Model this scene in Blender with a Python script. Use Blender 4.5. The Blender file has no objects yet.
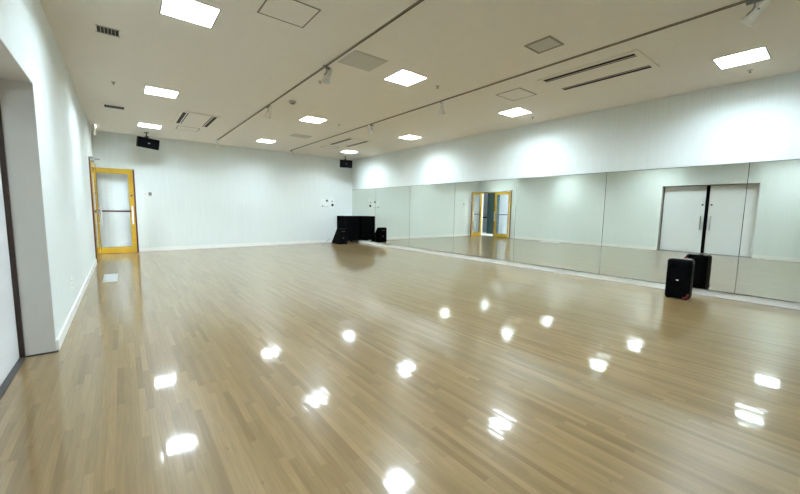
import bpy, bmesh, math, random
from mathutils import Vector, Matrix
random.seed(4)
scn = bpy.context.scene
COL = scn.collection
W, D, H = 7.266, 11.553, 3.02          # mirror wall x, back wall y, ceiling height
Y0 = -2.6                              # wall behind the camera
ZT, ZB = 1.917, 0.10                   # mirror top, mirror bottom
RY0, RY1, RZ, RD = 1.645, 3.922, 2.118, 0.21   # recess of the white double door
EY0, EY1, EZ = 9.66, 11.46, 2.14       # opening of the yellow double door
WT = 0.26                              # left wall thickness

# ------------------------------------------------------------------ materials
def new_mat(name):
    m = bpy.data.materials.new(name); m.use_nodes = True
    nt = m.node_tree; b = nt.nodes['Principled BSDF']
    return m, nt, b
def plain(name, col, rough=.5, metal=0., spec=.5, noise=0., scale=40., bump=0., emit=None, es=0.):
    m, nt, b = new_mat(name)
    b.inputs['Base Color'].default_value = (*col, 1); b.inputs['Roughness'].default_value = rough
    b.inputs['Metallic'].default_value = metal; b.inputs['Specular IOR Level'].default_value = spec
    if noise or bump:
        tc = nt.nodes.new('ShaderNodeTexCoord'); n = nt.nodes.new('ShaderNodeTexNoise')
        n.inputs['Scale'].default_value = scale; n.inputs['Detail'].default_value = 4
        nt.links.new(tc.outputs['Object'], n.inputs['Vector'])
        if noise:
            mx = nt.nodes.new('ShaderNodeMix'); mx.data_type = 'RGBA'
            mx.inputs[6].default_value = (*[c * (1 - noise) for c in col], 1)
            mx.inputs[7].default_value = (*[min(1, c * (1 + noise)) for c in col], 1)
            nt.links.new(n.outputs['Fac'], mx.inputs[0]); nt.links.new(mx.outputs[2], b.inputs['Base Color'])
        if bump:
            bp = nt.nodes.new('ShaderNodeBump'); bp.inputs['Strength'].default_value = bump
            bp.inputs['Distance'].default_value = .002
            nt.links.new(n.outputs['Fac'], bp.inputs['Height']); nt.links.new(bp.outputs[0], b.inputs['Normal'])
    if emit:
        b.inputs['Emission Color'].default_value = (*emit, 1); b.inputs['Emission Strength'].default_value = es
    return m
def wallpaper(name, col, axis):
    """off-white wallpaper with a fine vertical slub; axis = the horizontal axis of the wall"""
    m, nt, b = new_mat(name); N = nt.nodes.new; L = nt.links.new
    tc = N('ShaderNodeTexCoord'); mp = N('ShaderNodeMapping')
    s = [90, 90, 1.2]
    mp.inputs['Scale'].default_value = s
    n = N('ShaderNodeTexNoise'); n.inputs['Scale'].default_value = 1; n.inputs['Detail'].default_value = 3
    L(tc.outputs['Object'], mp.inputs['Vector']); L(mp.outputs[0], n.inputs['Vector'])
    # broad faint bands where the lengths of paper meet
    sx = N('ShaderNodeSeparateXYZ'); L(tc.outputs['Object'], sx.inputs[0])
    cr = N('ShaderNodeValToRGB')
    cr.color_ramp.elements[0].position = .3; cr.color_ramp.elements[0].color = (*[c * .93 for c in col], 1)
    cr.color_ramp.elements[1].position = .7; cr.color_ramp.elements[1].color = (*col, 1)
    L(n.outputs['Fac'], cr.inputs[0]); L(cr.outputs[0], b.inputs['Base Color'])
    bp = N('ShaderNodeBump'); bp.inputs['Strength'].default_value = .25; bp.inputs['Distance'].default_value = .001
    L(n.outputs['Fac'], bp.inputs['Height']); L(bp.outputs[0], b.inputs['Normal'])
    b.inputs['Roughness'].default_value = .75; b.inputs['Specular IOR Level'].default_value = .25
    return m
def floor_mat():
    m, nt, b = new_mat('strip_wood_floor'); N = nt.nodes.new; L = nt.links.new
    def math_(op, a, bb=None, c=None):
        n = N('ShaderNodeMath'); n.operation = op
        for i, v in enumerate((a, bb, c)):
            if v is None: continue
            if isinstance(v, (int, float)): n.inputs[i].default_value = v
            else: L(v, n.inputs[i])
        return n.outputs[0]
    tc = N('ShaderNodeTexCoord'); sp = N('ShaderNodeSeparateXYZ'); L(tc.outputs['Object'], sp.inputs[0])
    X, Y = sp.outputs[0], sp.outputs[1]
    PWI, PL = .036, .62
    xs = math_('DIVIDE', X, PWI); row = math_('FLOOR', xs); fx = math_('FRACT', xs)
    wn = N('ShaderNodeTexWhiteNoise'); wn.noise_dimensions = '1D'; L(row, wn.inputs['W'])
    ys = math_('ADD', math_('DIVIDE', Y, PL), math_('MULTIPLY', wn.outputs['Value'], 7.3))
    cl = math_('FLOOR', ys); fy = math_('FRACT', ys)
    cb = N('ShaderNodeCombineXYZ'); L(row, cb.inputs[0]); L(cl, cb.inputs[1])
    w2 = N('ShaderNodeTexWhiteNoise'); w2.noise_dimensions = '3D'; L(cb.outputs[0], w2.inputs['Vector'])
    R1 = w2.outputs['Value']
    sc = N('ShaderNodeSeparateColor'); L(w2.outputs['Color'], sc.inputs[0])
    R2, R3 = sc.outputs[1], sc.outputs[2]
    ramp = N('ShaderNodeValToRGB'); cr = ramp.color_ramp
    cr.elements[0].position = 0; cr.elements[0].color = (.172, .108, .040, 1)
    cr.elements[1].position = 1; cr.elements[1].color = (.255, .172, .076, 1)
    e = cr.elements.new(.22); e.color = (.198, .129, .051, 1)
    e = cr.elements.new(.7); e.color = (.224, .149, .061, 1)
    L(R1, ramp.inputs[0])
    # grain, stretched along the boards
    mp = N('ShaderNodeMapping'); mp.inputs['Scale'].default_value = (120, 5, 1)
    off = N('ShaderNodeVectorMath'); off.operation = 'ADD'; L(tc.outputs['Object'], off.inputs[0])
    sv = N('ShaderNodeVectorMath'); sv.operation = 'SCALE'; L(w2.outputs['Color'], sv.inputs[0]); sv.inputs['Scale'].default_value = 9
    L(sv.outputs[0], off.inputs[1]); L(off.outputs[0], mp.inputs['Vector'])
    gn = N('ShaderNodeTexNoise'); gn.inputs['Scale'].default_value = 1; gn.inputs['Detail'].default_value = 5
    L(mp.outputs[0], gn.inputs['Vector'])
    g = math_('MULTIPLY_ADD', gn.outputs['Fac'], .56, .72)
    mx = N('ShaderNodeMix'); mx.data_type = 'RGBA'; mx.blend_type = 'MULTIPLY'; mx.inputs[0].default_value = 1
    L(ramp.outputs[0], mx.inputs[6])
    gc = N('ShaderNodeCombineColor'); L(g, gc.inputs[0]); L(g, gc.inputs[1]); L(g, gc.inputs[2]); L(gc.outputs[0], mx.inputs[7])
    # seams
    ex = math_('LESS_THAN', math_('MINIMUM', fx, math_('SUBTRACT', 1, fx)), .024)
    ey = math_('LESS_THAN', math_('MINIMUM', fy, math_('SUBTRACT', 1, fy)), .0016)
    seam = math_('MAXIMUM', ex, ey)
    # small dark scuffs / filled holes
    vo = N('ShaderNodeTexVoronoi'); vo.voronoi_dimensions = '2D'; vo.inputs['Scale'].default_value = 1.7; L(tc.outputs['Object'], vo.inputs['Vector'])
    dot = math_('LESS_THAN', vo.outputs['Distance'], .013)
    dk = math_('MAXIMUM', math_('MULTIPLY', seam, .35), math_('MULTIPLY', dot, .6))
    m2 = N('ShaderNodeMix'); m2.data_type = 'RGBA'; m2.inputs[7].default_value = (.15, .09, .045, 1)
    L(dk, m2.inputs[0]); L(mx.outputs[2], m2.inputs[6]); L(m2.outputs[2], b.inputs['Base Color'])
    # every strip lies a hair out of level and the whole floor undulates: the mirror images of the lamps break into streaks
    wv = N('ShaderNodeTexNoise'); wv.inputs['Scale'].default_value = 7; wv.inputs['Detail'].default_value = 2
    L(tc.outputs['Object'], wv.inputs['Vector'])
    ws = N('ShaderNodeSeparateColor'); L(wv.outputs['Color'], ws.inputs[0])
    tx = math_('ADD', math_('MULTIPLY', math_('SUBTRACT', R2, .5), .013), math_('MULTIPLY', math_('SUBTRACT', ws.outputs[0], .5), .010))
    cup = math_('MULTIPLY', math_('SUBTRACT', fx, .5), .012)
    tx = math_('ADD', tx, cup)
    ty = math_('ADD', math_('MULTIPLY', math_('SUBTRACT', R3, .5), .011), math_('MULTIPLY', math_('SUBTRACT', ws.outputs[1], .5), .012))
    nv = N('ShaderNodeCombineXYZ'); L(tx, nv.inputs[0]); L(ty, nv.inputs[1])
    ge = N('ShaderNodeNewGeometry'); va = N('ShaderNodeVectorMath'); va.operation = 'ADD'; L(ge.outputs['Normal'], va.inputs[0]); L(nv.outputs[0], va.inputs[1])
    bp = N('ShaderNodeVectorMath'); bp.operation = 'NORMALIZE'; L(va.outputs[0], bp.inputs[0]); L(bp.outputs[0], b.inputs['Normal'])
    b.inputs['Roughness'].default_value = .30
    b.inputs['IOR'].default_value = 1.5
    b.inputs['Coat Weight'].default_value = .75; b.inputs['Coat Roughness'].default_value = .06; b.inputs['Specular IOR Level'].default_value = .30
    L(bp.outputs[0], b.inputs['Coat Normal'])
    return m
M = {}
WALLC = (.745, .780, .755)
M['wall_y'] = wallpaper('wallpaper_side', WALLC, 1)
M['ceil'] = plain('ceiling_paint', (.75, .71, .635), .9, spec=.1, noise=.03, scale=8, bump=.15)
M['floor'] = floor_mat()
M['base'] = plain('baseboard_white', (.82, .81, .77), .4, noise=.02, scale=6)
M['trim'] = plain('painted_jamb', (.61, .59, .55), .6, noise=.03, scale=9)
M['doorw'] = plain('white_door_panel', (.80, .81, .82), .38, noise=.02, scale=3)
M['brown'] = plain('dark_brown_metal', (.035, .018, .012), .4, noise=.2, scale=30)
M['black'] = plain('black_plastic', (.0022, .0022, .0026), .5, spec=.04, noise=.2, scale=60)
M['blackgloss'] = plain('glossy_black_plastic', (.006, .006, .008), .12, noise=.1, scale=30)
M['blackm'] = plain('matte_black_vinyl', (.0025, .0025, .003), .85, spec=.04, noise=.2, scale=120, bump=.4)
M['track'] = plain('threshold_dark', (.045, .04, .038), .35, noise=.2, scale=50)
M['steel'] = plain('brushed_steel', (.62, .61, .60), .3, metal=1, noise=.08, scale=80)
M['darksteel'] = plain('dark_bronze_bar', (.09, .07, .065), .35, metal=.7, noise=.1, scale=50)
M['whitepl'] = plain('white_plastic', (.80, .79, .75), .4, noise=.02, scale=30)
M['greypl'] = plain('grey_plastic', (.22, .24, .24), .5, noise=.05, scale=60)
M['yellow'] = plain('yellow_door_lacquer', (.50, .31, .03), .16, noise=.09, scale=14)
M['burg'] = plain('burgundy_edge', (.10, .018, .014), .45, noise=.15, scale=25)
M['tan'] = plain('ceiling_rail_paint', (.26, .225, .16), .5, noise=.05, scale=20)
M['hatchl'] = plain('hatch_edge', (.20, .175, .125), .6, noise=.05, scale=30)
M['grille'] = plain('taupe_grille', (.50, .48, .41), .7, noise=.10, scale=300)
M['slot'] = plain('slot_dark', (.006, .005, .005), .8, noise=.1, scale=40)
M['red'] = plain('red_light_ring', (.10, .003, .006), .35, noise=.1, scale=30, emit=(.8, .02, .03), es=.003)
M['paper'] = plain('paper', (.77, .80, .77), .8, noise=.02, scale=20)
M['ink'] = plain('dark_ink', (.02, .03, .03), .8, noise=.1, scale=20)
M['inkg'] = plain('grey_ink', (.35, .40, .39), .8, noise=.1, scale=20)
M['corr'] = plain('corridor_paint', (.60, .64, .71), .8, noise=.03, scale=6)
M['housing'] = plain('lamp_housing_grey', (.30, .30, .29), .6, noise=.03, scale=20)
M['teal'] = plain('dark_teal_panel', (.035, .07, .07), .5, noise=.1, scale=6)
M['plate'] = plain('polished_floor_plate', (.80, .84, .88), .30, metal=1, noise=.03, scale=50)
M['backing'] = plain('mirror_backing', (.05, .055, .05), .6, noise=.1, scale=20)
M['lampon'] = plain('lit_diffuser', (.9, .9, .9), .5, noise=.01, scale=5, emit=(.82, .985, 1.10), es=12.5)
M['fillcorr'] = plain('corridor_fill_glow', (.9, .9, .9), .5, noise=.01, scale=5, emit=(.86, .97, 1.0), es=14)  # glow of the added fill light in the corridor
M['lampsmall'] = plain('lit_lens', (.9, .9, .9), .5, noise=.01, scale=5, emit=(.95, 1.0, .98), es=.7)
m, nt, b = new_mat('mirror_glass'); b.inputs['Metallic'].default_value = 1; b.inputs['Roughness'].default_value = 0
b.inputs['Base Color'].default_value = (.80, .865, .81, 1); M['mirror'] = m
nn = nt.nodes.new('ShaderNodeTexNoise'); nn.inputs['Scale'].default_value = .8
rp = nt.nodes.new('ShaderNodeValToRGB'); rp.color_ramp.elements[0].color = (.745, .775, .715, 1); rp.color_ramp.elements[1].color = (.76, .79, .73, 1)
tcc = nt.nodes.new('ShaderNodeTexCoord'); nt.links.new(tcc.outputs['Object'], nn.inputs['Vector'])
nt.links.new(nn.outputs['Fac'], rp.inputs[0]); nt.links.new(rp.outputs[0], b.inputs['Base Color'])
m, nt, b = new_mat('door_glass'); b.inputs['Transmission Weight'].default_value = 1; b.inputs['Roughness'].default_value = .0
b.inputs['IOR'].default_value = 1.45; b.inputs['Base Color'].default_value = (.93, .95, .97, 1); M['glass'] = m

# ------------------------------------------------------------------ mesh helpers
class B:
    def __init__(s): s.bm = bmesh.new()
    def box(s, a, b, bev=0, seg=2, M4=None):
        a, b = Vector(a), Vector(b); c = (a + b) / 2; d = b - a
        m = Matrix.Translation(c) @ Matrix.Diagonal((abs(d.x), abs(d.y), abs(d.z), 1))
        if M4: m = M4 @ m
        r = bmesh.ops.create_cube(s.bm, size=1, matrix=m)
        if bev:
            es = list({e for v in r['verts'] for e in v.link_edges})
            bmesh.ops.bevel(s.bm, geom=es, offset=bev, segments=seg, affect='EDGES', profile=.5)
        return s
    def cyl(s, p, q, r1, r2=None, n=20, caps=True):
        p, q = Vector(p), Vector(q); d = q - p
        m = Matrix.Translation((p + q) / 2) @ d.to_track_quat('Z', 'Y').to_matrix().to_4x4()
        bmesh.ops.create_cone(s.bm, cap_ends=caps, segments=n, radius1=r1, radius2=r1 if r2 is None else r2, depth=d.length, matrix=m)
        return s
    def lathe(s, prof, M4=Matrix(), n=28):
        rings = []
        for r, z in prof:
            rings.append([s.bm.verts.new(M4 @ Vector((r * math.cos(2 * math.pi * i / n), r * math.sin(2 * math.pi * i / n), z))) for i in range(n)])
        for a, b in zip(rings, rings[1:]):
            for i in range(n):
                s.bm.faces.new((a[i], a[(i + 1) % n], b[(i + 1) % n], b[i]))
        return s
    def tube(s, pts, r, n=10):
        pts = [Vector(p) for p in pts]; rings = []
        for i, p in enumerate(pts):
            t = (pts[min(i + 1, len(pts) - 1)] - pts[max(i - 1, 0)]).normalized()
            q = t.to_track_quat('Z', 'Y')
            rings.append([s.bm.verts.new(p + q @ Vector((r * math.cos(2 * math.pi * k / n), r * math.sin(2 * math.pi * k / n), 0))) for k in range(n)])
        for a, b in zip(rings, rings[1:]):
            for k in range(n): s.bm.faces.new((a[k], a[(k + 1) % n], b[(k + 1) % n], b[k]))
        s.bm.faces.new(rings[0][::-1]); s.bm.faces.new(rings[-1])
        return s
    def prism(s, poly, axis, a, b):
        """poly of 2-D points extruded along axis from a to b"""
        def v(p, t):
            return {'x': (t, p[0], p[1]), 'y': (p[0], t, p[1]), 'z': (p[0], p[1], t)}[axis]
        A = [s.bm.verts.new(v(p, a)) for p in poly]; Bv = [s.bm.verts.new(v(p, b)) for p in poly]
        s.bm.faces.new(A); s.bm.faces.new(Bv[::-1]); n = len(poly)
        for i in range(n): s.bm.faces.new((A[i], Bv[i], Bv[(i + 1) % n], A[(i + 1) % n]))
        return s
    def xf(s, m):
        bmesh.ops.transform(s.bm, matrix=m, verts=s.bm.verts); return s
    def build(s, name, mat, parent=None, loc=None, rotz=0, smooth=False):
        bmesh.ops.recalc_face_normals(s.bm, faces=s.bm.faces)
        me = bpy.data.meshes.new(name); s.bm.to_mesh(me); s.bm.free()
        if smooth:
            for p in me.polygons: p.use_smooth = True
            me.set_sharp_from_angle(angle=math.radians(35))
        me.materials.append(M[mat]); o = bpy.data.objects.new(name, me); COL.objects.link(o)
        if parent: o.parent = parent
        if loc: o.location = loc
        o.rotation_euler.z = rotz
        return o
def tag(o, label, cat, group=None):
    o['label'] = label; o['category'] = cat
    if group: o['group'] = group
    return o
def thing(name, label, cat, loc, rotz=0, group=None):
    o = bpy.data.objects.new(name, None); COL.objects.link(o); o.empty_display_size = .1
    o.location = loc; o.rotation_euler.z = rotz
    return tag(o, label, cat, group)
def struct(name, bb, mat, parent=None, **k):
    o = bb.build(name, mat, parent, **k)
    if not parent: o['kind'] = 'structure'
    return o
def dup(root, loc, rot=None, label=None):
    r = root.copy(); COL.objects.link(r); r.location = loc
    if rot is not None: r.rotation_euler = rot
    if label: r['label'] = label
    for ch in list(root.children):
        c = ch.copy(); COL.objects.link(c); c.parent = r
        for g in list(ch.children):
            d = g.copy(); COL.objects.link(d); d.parent = c
    return r

# ------------------------------------------------------------------ room shell
struct('floor', B().box((-RD - .05, Y0, -.06), (W + .2, D + .1, 0)), 'floor')
struct('trim_1', B().box((-RD + .002, RY0 + .002, .0005), (-.168, RY1 - .002, .008), .002), 'track')     # dark threshold of the white doors
LX = [1.08, 3.68, 6.28]; LY = [.96, 4.0, 7.03, 10.07]; LS = .225
xs = sorted([-.3, W + .2] + [x + s * LS for x in LX for s in (-1, 1)])
ys = sorted([Y0 - .1, D + .1] + [y + s * LS for y in LY for s in (-1, 1)])
bb = B(); V = {}
for i in range(len(xs) - 1):
    for j in range(len(ys) - 1):
        cx, cy = (xs[i] + xs[i + 1]) / 2, (ys[j] + ys[j + 1]) / 2
        if any(abs(cx - x) < .1 for x in LX) and any(abs(cy - y) < .1 for y in LY): continue
        f = []
        for a, c in ((i, j), (i + 1, j), (i + 1, j + 1), (i, j + 1)):
            if (a, c) not in V: V[(a, c)] = bb.bm.verts.new((xs[a], ys[c], H))
            f.append(V[(a, c)])
        bb.bm.faces.new(f)
ex = bmesh.ops.extrude_face_region(bb.bm, geom=bb.bm.faces[:])
bmesh.ops.translate(bb.bm, vec=(0, 0, .02), verts=[v for v in ex['geom'] if isinstance(v, bmesh.types.BMVert)])
struct('ceiling', bb, 'ceil')
# left wall: segments around the two openings, in one mesh
bb = B()
bb.box((-WT, Y0, 0), (0, RY0, H)).box((-WT, RY0, RZ), (0, RY1, H)).box((-WT, RY1, 0), (0, EY0, H))
bb.box((-WT, EY0, EZ), (0, EY1, H)).box((-WT, EY1, 0), (0, D, H))
struct('wall_left', bb, 'wall_y')
struct('wall_back', B().box((-WT, D, 0), (W + .2, D + .15, H)), 'wall_y')
struct('wall_front', B().box((-WT, Y0 - .15, 0), (W + .2, Y0, H)), 'wall_y')
struct('wall_right', B().box((W, Y0, ZB), (W + .2, D, H)).box((W + .025, Y0, 0), (W + .2, D, ZB)), 'wall_y')
# painted lining of the deep door recess: two jambs and the soffit
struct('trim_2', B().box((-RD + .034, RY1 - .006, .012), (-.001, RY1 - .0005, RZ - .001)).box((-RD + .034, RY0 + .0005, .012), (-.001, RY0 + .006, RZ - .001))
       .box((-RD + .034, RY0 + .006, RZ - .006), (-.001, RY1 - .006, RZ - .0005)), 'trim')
struct('trim_3', B().box((-RD + .034, RY1 - .010, .0), (.006, RY1 - .0008, .011)).box((-.0, RY1 - .010, 0), (.012, RY1 + .022, .009)), 'track')
def bboard(name, a, b):
    return struct(name, B().box(a, b, .004, 2), 'base')
bboard('baseboard_left', (.0005, RY1 + .02, 0), (.016, EY0 - .05, .095))
bboard('baseboard_left_near', (.0005, Y0 + .02, 0), (.016, RY0 - .01, .095))
bboard('baseboard_back', (.02, D - .016, 0), (W + .02, D - .0005, .095))
bboard('baseboard_right', (W + .008, Y0, .002), (W + .0245, D - .02, ZB - .001))
bboard('baseboard_front', (.02, Y0 + .0005, 0), (W, Y0 + .016, .095))
# corridor beyond the yellow door
struct('floor_corridor', B().box((-2.4, 7.6, -.06), (-WT, 15.0, -.001)), 'base')
struct('ceiling_corridor', B().box((-2.4, 7.6, 2.6), (-WT, 15.0, 2.66)), 'ceil')
struct('wall_corridor', B().box((-2.5, 7.6, 0), (-2.4, 15.0, 2.6)).box((-2.5, 7.5, 0), (-WT, 7.6, 2.6)).box((-2.5, 15.0, 0), (-WT, 15.1, 2.6)), 'corr')
struct('wall_corridor_pier', B().box((-2.0, 11.75, 0), (-1.6, 12.25, 2.6), .01), 'teal')
t = thing('corridor_fill_light', 'unseen fill light panel added to brighten the corridor beyond the yellow doors', 'ceiling light', (-1.1, 10.6, 2.6))  # unseen lamp, added only to light the corridor
B().box((-.3, -.3, -.03), (.3, .3, -.001), .004).build('light_frame', 'whitepl', t)
B().box((-.27, -.27, -.036), (.27, .27, -.0305)).build('diffuser', 'fillcorr', t)

# ------------------------------------------------------------------ white double door in the recess
def estruct(name, loc, rotz=0):
    o = bpy.data.objects.new(name, None); COL.objects.link(o); o['kind'] = 'structure'; o.location = loc; o.rotation_euler.z = rotz
    o.empty_display_size = .1; return o
d2 = estruct('door_2', (-RD, 0, 0))
bb = B()
for (a, c) in ((RY0 + .007, RY0 + .02), (RY1 - .02, RY1 - .007)): bb.box((0, a, .009), (.033, c, RZ - .02))
bb.box((0, RY0 + .007, RZ - .02), (.033, RY1 - .007, RZ - .007))
bb.build('door_frame', 'brown', d2)
yc = (RY0 + RY1) / 2
for s in (-1, 1):
    a, c = (RY0 + .021, yc - .043) if s < 0 else (yc + .043, RY1 - .021)
    lf = B().box((-.045, a, .010), (.004, c, RZ - .021), .002).build('door_leaf', 'doorw', d2)
    hy = yc + s * .118
    g = B().cyl((.05, hy, .73), (.05, hy, 1.17), .019)
    for z in (.78, 1.12): g.cyl((.004, hy, z), (.05, hy, z), .008)
    g.build('pull_handle', 'steel', lf, smooth=True)
    B().lathe([(0, .014), (.018, .014), (.024, .008), (.026, 0)], Matrix.Translation((.004, yc + s * .108, 1.51)) @ Matrix.Rotation(math.pi / 2, 4, 'Y')).build('lock', 'darksteel', lf, smooth=True)
o = B().box((-.045, yc - .042, .010), (.018, yc + .042, RZ - .021), .003).build('center_post', 'black', d2)
o['label'] = 'black centre post between the white leaves'
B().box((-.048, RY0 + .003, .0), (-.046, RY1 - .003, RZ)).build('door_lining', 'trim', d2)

# ------------------------------------------------------------------ yellow glazed double door
d1 = estruct('door_1', (0, 0, 0))
def leaf_geo(w, h, st=.10, sl=.06, top=.13, bot=.17, th=.04):
    g = B(); z0 = .008
    g.box((0, -th / 2, z0), (sl, th / 2, h), .003).box((w - st, -th / 2, z0), (w, th / 2, h), .003)
    g.box((sl, -th / 2, z0), (w - st, th / 2, bot), .003).box((sl, -th / 2, h - top), (w - st, th / 2, h), .003)
    return g
def make_leaf(hinge, ang, wd_):
    """a leaf built along +x from its hinge; its room face looks towards -y before turning"""
    Mx = Matrix.Translation(hinge) @ Matrix.Rotation(ang, 4, 'Z')
    w, h, th = wd_, 2.118, .04
    lf = leaf_geo(w - .022, h).xf(Mx).build('door_leaf', 'yellow', d1)
    B().box((w - .022, -.022, .008), (w + .012, .022, h), .002).xf(Mx).build('edge_strip', 'burg', lf)
    B().box((.055, -.004, .165), (w - .117, .004, h - .125)).xf(Mx).build('glass_pane', 'glass', lf)
    for s in (-1, 1):
        g = B().cyl((w - .065, s * .065, .74), (w - .065, s * .065, 1.20), .016, n=14)
        for z in (.80, 1.14): g.cyl((w - .065, s * .02, z), (w - .065, s * .065, z), .009, n=12)
        g.xf(Mx).build('pull_handle', 'whitepl', lf, smooth=True)
    B().box((.06, -.045, 1.045), (w - .08, -.024, 1.085), .004).box((.06, -.024, 1.05), (.10, -.0195, 1.08)).xf(Mx).build('push_bar', 'darksteel', lf)
    B().box((.0, -.024, .001), (w, .024, .010)).xf(Mx).build('door_sweep', 'burg', lf)
    B().cyl((w - .07, -.030, 1.46), (w - .07, -.0195, 1.46), .024, n=16).xf(Mx).build('lock', 'darksteel', lf)
    return lf, Mx
lfA, MA = make_leaf(Vector((-.045, 11.40, 0)), math.radians(-4.5), .812)              # folded back into the room beside the back wall
lfB, MB_ = make_leaf(Vector((.012, 9.745, 0)), math.radians(87.4), .80)               # shut
bb = B()
for a, c in ((EY0, EY0 + .055), (EY1 - .05, EY1)): bb.box((-.12, a, 0), (.020, c, EZ), .003)
bb.box((-.12, EY0 + .055, EZ - .05), (.020, EY1 - .05, EZ), .003)
bb.build('door_frame', 'yellow', d1)
for a in (EY0 - .022, EY1): B().box((-.12, a, 0), (.026, a + .022, EZ + .012), .002).build('frame_edge', 'burg', d1)
B().box((-.12, EY0 + .055, .0), (.03, EY1 - .05, .006)).build('threshold', 'burg', d1)
cl = B().box((.021, 9.92, 2.100), (.065, 10.16, 2.15), .006).build('door_closer', 'greypl', d1)
B().tube([(.045, 10.0, 2.155), (.17, 9.86, 2.165), (.05, 9.74, 2.17)], .007).box((.0, 9.60, 2.155), (.07, 9.75, 2.185), .003).build('closer_arm', 'greypl', cl)

# ------------------------------------------------------------------ mirrors
JY = [.921 + 1.8125 * k for k in range(6)]
edges = [Y0 + .01, JY[0] - 1.8125] + JY + [D - .004]
lab = {0: 'tall wall mirror panel behind the camera at the near end of the row',
       1: 'tall wall mirror panel cut by the right edge of the picture',
       2: 'tall wall mirror panel behind the black speaker showing the white doors',
       3: 'tall wall mirror panel showing only plain wall, between the white and the yellow door reflections',
       4: 'tall wall mirror panel holding the reflection of the yellow double door',
       5: 'tall wall mirror panel just left of the yellow door reflection',
       6: 'tall wall mirror panel second from the far corner, right of the rack reflection',
       7: 'tall wall mirror panel in the far corner beside the black rack'}
for i in range(len(edges) - 1):
    tag(B().box((W - .0065, edges[i] + .0035, ZB), (W - .0021, edges[i + 1] - .0035, ZT)).build('mirror_panel', 'mirror'), lab[i], 'mirror', 'wall mirror panels')
struct('trim_4', B().box((W - .002, Y0 + .005, ZB), (W - .0002, D - .001, ZT + .004)).box((W - .009, Y0 + .005, ZT + .001), (W - .0002, D - .001, ZT + .007)).box((W - .009, Y0 + .005, ZB - .007), (W - .0002, D - .018, ZB - .001)), 'backing')

# ------------------------------------------------------------------ ceiling light panels
def make_light():
    t = thing('ceiling_light', '', 'ceiling light', (LX[0], LY[0], H), 0, 'square ceiling lights')
    s, e = LS, LS - .014
    g = B()
    for (a, b) in (((-s, -s), (s, -e)), ((-s, e), (s, s)), ((-s, -e), (-e, e)), ((e, -e), (s, e))):
        g.box((a[0], a[1], .0), (b[0], b[1], .135))
    g.build('light_frame', 'housing', t)
    B().box((-e, -e, .120), (e, e, .134)).build('diffuser', 'lampon', t)
    return t
names = {
 (0, 1): 'above the white recessed doors, out of frame', (1, 1): 'middle row above the camera side, out of frame', (2, 1): 'at the right of the picture, nearest of the mirror row',
 (0, 2): 'at the top edge of the picture, left row', (1, 2): 'large one beside the taupe ceiling panel, middle row', (2, 2): 'in front of the long slotted air unit, mirror row',
 (0, 3): 'left row, in front of the left air unit', (1, 3): 'just behind the smoke detector', (2, 3): 'mirror row, above the yellow door reflection',
 (0, 4): 'left row, just above the wall speaker near the yellow door', (1, 4): 'farthest of the middle row, near the back wall', (2, 4): 'above the corner speaker beside the mirrors'}
lt = None
for i in range(3):
    for j in range(4):
        L_ = 'lit square ceiling light ' + names[(i, j + 1)]
        if lt is None: lt = make_light(); lt['label'] = L_
        else: dup(lt, (LX[i], LY[j], H), label=L_)

# ------------------------------------------------------------------ ceiling fittings
def hatch(x0, y0, x1, y1, label, first=[None]):
    t = thing('access_hatch', label, 'ceiling hatch', ((x0 + x1) / 2, (y0 + y1) / 2, H), 0, 'square ceiling access hatches')
    a, c = (x1 - x0) / 2, (y1 - y0) / 2; e = .014; g = B()
    g.box((-a, -c, -.004), (a, -c + e, 0)).box((-a, c - e, -.004), (a, c, 0)).box((-a, -c + e, -.004), (-a + e, c - e, 0)).box((a - e, -c + e, -.004), (a, c - e, 0))
    g.build('hatch_frame', 'hatchl', t)
    B().box((-a + e, -c + e, -.0025), (a - e, c - e, -.0)).build('hatch_panel', 'ceil', t)
hatch(1.57, 3.18, 2.02, 3.60, 'square ceiling hatch with a thin dark edge at the top of the picture')
hatch(5.18, 3.18, 5.64, 3.61, 'square ceiling hatch in front of the long slotted air unit')
hatch(1.57, 9.55, 2.02, 9.97, 'faint square ceiling hatch behind the left air unit, near the back wall')
hatch(5.18, 9.52, 5.64, 9.86, 'faint square ceiling hatch near the corner speaker')
t = thing('ceiling_grille', 'flat taupe square grille on the ceiling beside the left spotlight track', 'ceiling grille', (2.915, 3.895, H))
B().box((-.235, -.215, -.006), (.235, .215, 0), .002).build('grille_frame', 'grille', t)
B().box((-.215, -.195, -.009), (.215, .195, -.0062)).build('grille_face', 'grille', t)
t = thing('ceiling_grille', 'small square grille with dark rim between the two spotlight tracks', 'ceiling grille', (4.20, 2.24, H))
g = B(); a = .145; c = .15; e = .02
g.box((-a, -c, -.010), (a, -c + e, 0)).box((-a, c - e, -.010), (a, c, 0)).box((-a, -c + e, -.010), (-a + e, c - e, 0)).box((a - e, -c + e, -.010), (a, c - e, 0))
g.build('grille_frame', 'tan', t); B().box((-a + e, -c + e, -.005), (a - e, c - e, 0)).build('grille_face', 'grille', t)
t = thing('ceiling_grille', 'narrow taupe grille on the ceiling right of the farthest middle row light', 'ceiling grille', (4.12, 8.75, H))
B().box((-.235, -.17, -.008), (.235, .17, 0), .002).build('grille_face', 'grille', t)
def vent(x0, y0, x1, y1, n, label):
    t = thing('slotted_vent', label, 'vent', ((x0 + x1) / 2, (y0 + y1) / 2, H), 0, 'small slotted ceiling vents')
    a, c = (x1 - x0) / 2, (y1 - y0) / 2
    B().box((-a, -c, -.003), (a, c, 0)).build('vent_frame', 'slot', t)
    g = B()
    for k in range(1, n): g.box((-a + 2 * a * k / n - .002, -c, -.008), (-a + 2 * a * k / n + .002, c, -.0031))
    g.box((-a - .012, -c - .012, -.008), (a + .012, -c, 0)).box((-a - .012, c, -.008), (a + .012, c + .012, 0))
    g.build('vent_bars', 'grille', t)
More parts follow.
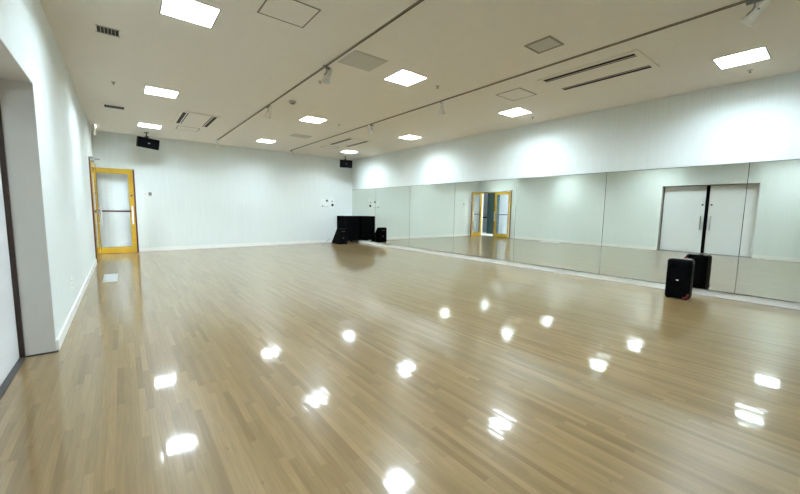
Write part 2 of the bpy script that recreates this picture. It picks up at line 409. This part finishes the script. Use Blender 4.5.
vent(.375, 4.89, .553, 5.06, 6, 'small black slotted vent on the ceiling near the top left')
vent(.33, 8.49, .611, 8.70, 8, 'small black slotted vent on the ceiling farther back, above the yellow door side')
def air_unit(cx, cy, wide, ly, label):
    t = thing('air_unit', label, 'air conditioner', (cx, cy, H), 0, 'ceiling air units with long slots')
    B().box((-.36, -ly - .03, -.012), (.36, ly + .03, 0), .003).build('unit_panel', 'ceil', t)
    for s in (-1, 1):
        x = s * .268
        B().box((x - wide / 2, -ly + .03, -.0150), (x + wide / 2, ly - .03, -.0122)).build('air_slot', 'slot', t)
        xx = x - s * (wide / 2 + .030)
        B().box((xx - .008, -ly + .03, -.0150), (xx + .008, ly - .03, -.0122)).build('air_slot', 'slot', t)
air_unit(5.44, 2.24, .060, .58, 'long slotted air unit in the ceiling near the mirrors at the right')
air_unit(1.80, 8.66, .060, .58, 'slotted air unit in the ceiling at the left, near the back wall speaker')
air_unit(5.46, 8.67, .060, .58, 'slotted air unit in the ceiling near the far mirror corner')
def sensor(x, y, label):
    t = thing('smoke_detector', label, 'smoke detector', (x, y, H))
    B().lathe([(.0, .0), (.062, .0), (.062, -.016), (.050, -.026), (.0, -.026)]).build('detector_base', 'grille', t, smooth=True)
    B().lathe([(.036, -.026), (.034, -.042), (.0, -.046)]).build('detector_head', 'tan', t, smooth=True)
sensor(2.875, 6.08, 'round smoke detector on the ceiling beside the second spotlight of the left track')
sp0 = None
for x, y, l in ((2.81, 4.87, 'by the first spotlight of the left track'), (4.22, 3.92, 'right of the large middle light'),
                (4.25, 6.97, 'right of the second middle light'), (.48, 6.92, 'left of the second light of the left row'),
                (6.79, 3.95, 'right of the light in front of the air unit'), (6.79, .95, 'right of the nearest light by the mirrors')):
    lb = 'tiny ceiling sprinkler head ' + l
    if sp0 is None:
        sp0 = thing('sprinkler_head', lb, 'sprinkler', (x, y, H), 0, 'ceiling sprinkler heads')
        B().lathe([(0, .0), (.030, .0), (.026, -.010), (0, -.010)], n=16).build('escutcheon', 'grille', sp0, smooth=True)
        B().cyl((0, 0, -.010), (0, 0, -.03), .006, n=10).cyl((0, 0, -.030), (0, 0, -.033), .016, n=12).build('sprinkler_nozzle', 'tan', sp0)
    else: dup(sp0, (x, y, H), label=lb)
# spotlight tracks
for x, ya, yb, l in ((2.62, -1.2, 10.75, 'long thin spotlight track on the ceiling, the left one'), (4.745, -1.2, 11.05, 'long thin spotlight track on the ceiling, the one nearer the mirrors')):
    t = thing('spotlight_track', l, 'lighting track', (x, (ya + yb) / 2, H), 0, 'spotlight tracks')
    hl = (yb - ya) / 2
    B().box((-.011, -hl, -.016), (.011, hl, 0), .002).build('track_rail', 'tan', t)
    B().box((-.004, -hl, -.0175), (.004, hl, -.0162)).build('track_slot', 'slot', t)
    B().box((-.02, hl, -.024), (.02, hl + .09, 0), .003).build('end_feed', 'whitepl', t)
def spotlight(x, y, rot, tilt, label):
    """tilt: angle of the lamp axis from straight down; rot: heading of the mouth"""
    t = thing('track_spotlight', label, 'spotlight', (x, y, H - .0196), rot, 'white cone spotlights on the tracks')
    B().box((-.055, -.015, -.028), (.055, .015, -.0005), .004).build('track_adapter', 'greypl', t)
    B().tube([(0, 0, -.024), (0, 0, -.060), (.012, 0, -.085), (.045, 0, -.115)], .0065).build('swivel_arm', 'greypl', t, smooth=True)
    c = Vector((-.025, 0, -.105))
    Mx = Matrix.Translation(c) @ Matrix.Rotation(math.pi - tilt, 4, 'Y')
    pr = [(0, -.095), (.020, -.095), (.024, -.088), (.026, -.05), (.028, 0), (.036, .045), (.052, .090), (.056, .098), (.050, .096), (.030, .04), (.0, .035)]
    sh = B().lathe(pr, Mx).build('lamp_shade', 'whitepl', t, smooth=True)
    B().lathe([(0, .040), (.026, .040), (.028, .038)], Mx).build('lamp_lens', 'greypl', sh)
    B().cyl(Mx @ Vector((.0, -.03, -.01)), Mx @ Vector((.0, .03, -.01)), .008, n=12).build('pivot_cap', 'greypl', t)
    return t
R = math.radians
spotlight(4.74, .66, R(90), R(42), 'white cone spotlight at the top right edge of the picture')
spotlight(4.74, 4.35, R(60), R(14), 'white cone spotlight on the mirror side track before the large middle light')
spotlight(4.74, 6.47, R(10), R(25), 'white cone spotlight on the mirror side track, third along from the camera')
spotlight(4.74, 11.0, R(40), R(20), 'small white spotlight at the far end of the mirror side track')
spotlight(2.62, 4.28, R(200), R(30), 'white cone spotlight on the left track beside the taupe grille')
spotlight(2.62, 6.56, R(110), R(28), 'grey shaded spotlight on the left track beside the smoke detector')
spotlight(2.60, 10.62, R(70), R(20), 'small white spotlight at the far end of the left track')

# ------------------------------------------------------------------ hanging wall speakers
def hung_speaker(x, y, rz, tilt, label, roll=0, w=.42, h=.22, dp=.24, zc=2.765):
    t = thing('ceiling_speaker', label, 'loudspeaker', (x, y, H), rz, 'black speakers hung near the back wall')
    Mx = Matrix.Translation((0, 0, zc - H)) @ Matrix.Rotation(tilt, 4, 'X') @ Matrix.Rotation(roll, 4, 'Y')
    bd = B().prism([(-w / 2, -dp / 2), (w / 2, -dp / 2), (w * .40, dp / 2), (-w * .40, dp / 2)], 'z', -h / 2, h / 2)
    bmesh.ops.bevel(bd.bm, geom=bd.bm.edges[:], offset=.008, segments=2, affect='EDGES')
    body = bd.xf(Mx).build('cabinet', 'black', t)
    B().box((-w / 2 + .015, -dp / 2 - .007, -h / 2 + .014), (w / 2 - .015, -dp / 2 - .0005, h / 2 - .014), .003).xf(Mx).build('front_grille', 'blackm', body)
    B().box((-.022, -dp / 2 - .010, -.012), (.022, -dp / 2 - .0075, .012)).xf(Mx).build('badge', 'greypl', body)
    B().cyl((0, .0, -.10), (0, 0, -.012), .013, n=14).lathe([(0, -.001), (.05, -.001), (.05, -.010), (.02, -.014), (0, -.014)], n=20).build('ceiling_bracket', 'darksteel', t)
    B().box((-.03, -.05, zc - H + h / 2 - .004), (.03, .05, zc - H + h / 2 + .036)).build('bracket_yoke', 'darksteel', t)
hung_speaker(1.06, 10.98, R(16), R(10), 'black hanging speaker above the yellow door side of the back wall', R(4), w=.46, h=.25)
hung_speaker(6.64, 10.95, R(-14), R(8), 'black hanging speaker in the far corner above the mirrors', w=.43, h=.26)

# small lamp box on the wall high over the yellow door
t = thing('emergency_light', 'slim white lamp box hung from the ceiling above the yellow door', 'emergency light', (.085, 10.80, H))
B().box((-.02, -.16, -.20), (.02, .16, -.012), .005).box((-.012, -.03, -.0125), (.012, .03, .0)).build('lamp_housing', 'whitepl', t)
B().box((.0205, -.15, -.040), (.028, .15, -.018), .002).build('lamp_lens', 'lampsmall', t)

# ------------------------------------------------------------------ things on the walls
t = thing('wall_switch', 'small grey switch on the back wall right of the yellow door', 'switch', (1.095, D - .0005, 1.525))
B().box((-.048, -.010, -.058), (.048, 0, .058), .003).build('switch_plate', 'whitepl', t)
B().box((-.034, -.018, -.044), (.034, -.0105, .044), .003).build('switch_rocker', 'greypl', t)
t = thing('wall_button', 'tiny white button plate beside the grey switch on the back wall', 'switch', (.985, D - .0005, 1.52))
B().box((-.028, -.008, -.045), (.028, 0, .045), .002).build('button_plate', 'whitepl', t)
B().cyl((0, -.0085, 0), (0, -.014, 0), .012).build('push_button', 'greypl', t)
t = thing('power_outlet', 'white power outlet low on the left wall', 'outlet', (.0005, 5.20, .35))
B().box((0, -.035, -.06), (.008, .035, .06), .002).build('outlet_plate', 'whitepl', t)
for a in (-.012, .004):
    for c in (.014, -.03): B().box((.0082, a, c), (.010, a + .008, c + .016)).build('outlet_slot', 'greypl', t)
# notice with pictograms
t = thing('notice_sheet', 'white notice sheet with dark pictograms taped to the back wall near the corner', 'notice', (6.255, D + .0005, 1.43))
B().box((-.255, -.003, -.20), (.255, -.0, .20)).build('sheet', 'paper', t)
g = B(); 
for a in range(3): g.box((-.045, -.0042, -.012), (.045, -.0032, .012), M4=Matrix.Translation((-.02, 0, .065)) @ Matrix.Rotation(R(60 * a), 4, 'Y'))
g.build('star_mark', 'ink', t)
B().cyl((.195, -.0032, -.085), (.195, -.0045, -.085), .050).build('round_mark', 'ink', t)
B().cyl((.185, -.0032, .045), (.185, -.0042, .045), .034).build('grey_mark', 'inkg', t)
B().box((-.225, -.0042, -.165), (-.155, -.0032, -.10)).build('square_mark', 'inkg', t)
for a, c, z in ((-.13, .06, -.14), (-.13, .05, -.172), (-.2, .1, .15)): B().box((a, -.0042, z), (c, -.0032, z + .01)).build('text_line', 'inkg', t)

# ------------------------------------------------------------------ rack and wedge speaker in the corner
t = thing('equipment_rack', 'tall black equipment rack in the far corner against the mirror', 'equipment rack', (6.92, 11.25, 0))
B().box((-.31, -.27, .075), (.31, .27, .963), .008).build('cabinet', 'blackm', t)
for k in range(5): B().box((-.27, -.283, .13 + k * .16), (.27, -.2715, .13 + k * .16 + .135), .003).build('rack_unit', 'black', t)
for s in (-1, 1): B().box((s * .295 - .012, -.282, .09), (s * .295 + .012, -.2705, .95)).build('rack_rail', 'black', t)
for sx in (-1, 1):
    for sy in (-1, 1):
        B().cyl((sx * .25 - .014, sy * .21, .034), (sx * .25 + .014, sy * .21, .034), .033, n=18).box((sx * .25 - .02, sy * .21 - .02, .05), (sx * .25 + .02, sy * .21 + .02, .076)).build('caster', 'black', t)
t = thing('wedge_speaker', 'low black wedge shaped floor speaker left of the tall corner rack', 'loudspeaker', (6.42, 11.0, 0))
g = B().prism([(-.30, .0), (.26, 0), (.25, .05), (-.14, .545), (-.27, .545), (-.30, .51)], 'x', -.16, .16)
bmesh.ops.bevel(g.bm, geom=g.bm.edges[:], offset=.006, segments=2, affect='EDGES')
cb = g.build('cabinet', 'blackm', t)
B().cyl((0, -.3005, .22), (0, -.307, .22), .030, n=24).build('jack_plate', 'darksteel', cb)
B().box((-.07, -.310, .43), (.07, -.3005, .452), .004).build('carry_handle', 'darksteel', cb)
pts = []
for k in range(22):
    u = k / 21; pts.append((6.22 - .30 * u - .05 * math.sin(u * 9), 11.30 + .10 * math.sin(u * 6), .008 + (.14 * max(0, .25 - u) / .25)))
tag(B().tube(pts, .0055).build('audio_cable', 'greypl', smooth=True), 'thin grey cable on the floor left of the wedge speaker', 'cable')

# ------------------------------------------------------------------ portable party speaker by the mirror
t = thing('portable_speaker', 'black portable speaker with rounded corners standing on the floor before the mirror', 'loudspeaker', (6.78, 1.45, 0), R(-102 + 90 - 90 + 0))
# local: front looks to -y before turning; turned so the front looks to the left wall, slightly away from the camera
t.rotation_euler.z = R(184 + 90)
w, dp, h = .285, .275, .565
def rr(w, d, r, n=6):
    p = []
    for cx, cy, a0 in ((w / 2 - r, d / 2 - r, 0), (-w / 2 + r, d / 2 - r, 90), (-w / 2 + r, -d / 2 + r, 180), (w / 2 - r, -d / 2 + r, 270)):
        for k in range(n + 1): a = R(a0 + 90 * k / n); p.append((cx + r * math.cos(a), cy + r * math.sin(a)))
    return p
g = B()
secs = [(.012, .93), (.016, .955), (.05, 1.0), (.52, 1.0), (.545, .975), (.560, .92), (.565, .86)]
rings = []
for z, s in secs: rings.append([g.bm.verts.new((x * s, y * s, z)) for x, y in rr(w, dp, .055)])
for a, b_ in zip(rings, rings[1:]):
    n = len(a)
    for k in range(n): g.bm.faces.new((a[k], a[(k + 1) % n], b_[(k + 1) % n], b_[k]))
g.bm.faces.new(rings[0][::-1]); g.bm.faces.new(rings[-1])
cab = g.build('cabinet', 'black', t, smooth=True)
g = B().prism(rr(.245, .435, .06), 'y', -dp / 2 - .010, -dp / 2 - .0005); g.xf(Matrix.Translation((0, 0, .275)))
g.build('front_grille', 'blackm', cab)
for z in (.175, .375):
    B().lathe([(.098, 0), (.102, .003), (.106, 0)], Matrix.Translation((0, -dp / 2 - .0105, z)) @ Matrix.Rotation(R(90), 4, 'X')).build('woofer_ring', 'blackm', cab)
B().box((-.014, -dp / 2 - .017, .268), (.014, -dp / 2 - .0102, .280), .002).build('badge', 'whitepl', cab)
B().prism(rr(.22, .17, .03), 'z', .5655, .570).xf(Matrix.Translation((0, .0, 0))).build('control_panel', 'blackgloss', cab)
def strip(pts, r):
    return B().tube(pts, r)
strip([(.075, -.139, .024), (.105, -.139, .030), (.124, -.133, .05), (.130, -.130, .085)], .014).build('light_strip', 'red', cab, smooth=True)
strip([(-.125, dp / 2 - .006, .51), (-.085, dp / 2 - .006, .47), (-.07, dp / 2 - .006, .42), (-.095, dp / 2 - .006, .37), (-.13, dp / 2 - .006, .355)], .020).build('light_strip', 'red', cab, smooth=True)
strip([(-.150, .085, .36), (-.150, .092, .44), (-.150, .080, .50), (-.150, .04, .518)], .018).build('light_strip', 'red', cab, smooth=True)
for sx in (-1, 1):
    for sy in (-1, 1): B().cyl((sx * .10, sy * .09, 0), (sx * .10, sy * .09, .0125), .018, n=14).build('rubber_foot', 'black', t)

# polished plate let into the floor by the left wall
t = thing('floor_plate', 'shiny metal cover plate on the wood floor near the yellow door', 'floor plate', (.275, 7.55, 0))
B().box((-.095, -.42, .0), (.095, .42, .003), .001).build('cover_plate', 'plate', t)
for sx in (-1, 1):
    for sy in (-1, 1): B().cyl((sx * .078, sy * .39, .003), (sx * .078, sy * .39, .0042), .007, n=10).build('screw', 'greypl', t)
# black bar of the inner corridor door seen through the open leaf
t = thing('corridor_rail', 'dark horizontal rail on the corridor wall beyond the open yellow leaf', 'rail', (-2.4, 13.25, .86))
B().box((.03, -.55, -.04), (.07, .55, .04), .006).build('rail_bar', 'black', t)
for a in (-.45, .41): B().box((.0005, a, -.02), (.03, a + .04, .02)).build('rail_bracket', 'black', t)

# ------------------------------------------------------------------ camera, world, view
f, yaw, pi_, ro = 352.5960372, .6666832239, .1040943744, .0155552157
F = Vector((math.sin(yaw) * math.cos(pi_), math.cos(yaw) * math.cos(pi_), -math.sin(pi_)))
Rv = F.cross(Vector((0, 0, 1))).normalized(); U = Rv.cross(F)
R2 = math.cos(ro) * Rv + math.sin(ro) * U; U2 = -math.sin(ro) * Rv + math.cos(ro) * U
cam = bpy.data.cameras.new('camera'); cam.lens = f * 36 / 800; cam.sensor_width = 36; cam.clip_start = .02
co = bpy.data.objects.new('camera', cam); COL.objects.link(co)
mw = Matrix((R2, U2, -F)).transposed().to_4x4(); mw.translation = (.482, 0, 1.2); co.matrix_world = mw
scn.camera = co
wd = bpy.data.worlds.new('world'); scn.world = wd; wd.use_nodes = True
wd.node_tree.nodes['Background'].inputs[0].default_value = (.5, .55, .6, 1); wd.node_tree.nodes['Background'].inputs[1].default_value = .02
scn.view_settings.view_transform = 'Standard'; scn.view_settings.look = 'None'
scn.view_settings.gamma = 1; scn.view_settings.use_curve_mapping = False
scn.cycles.blur_glossy = 0.0; scn.cycles.sample_clamp_indirect = 0.0
scn.view_settings.exposure = 3.38
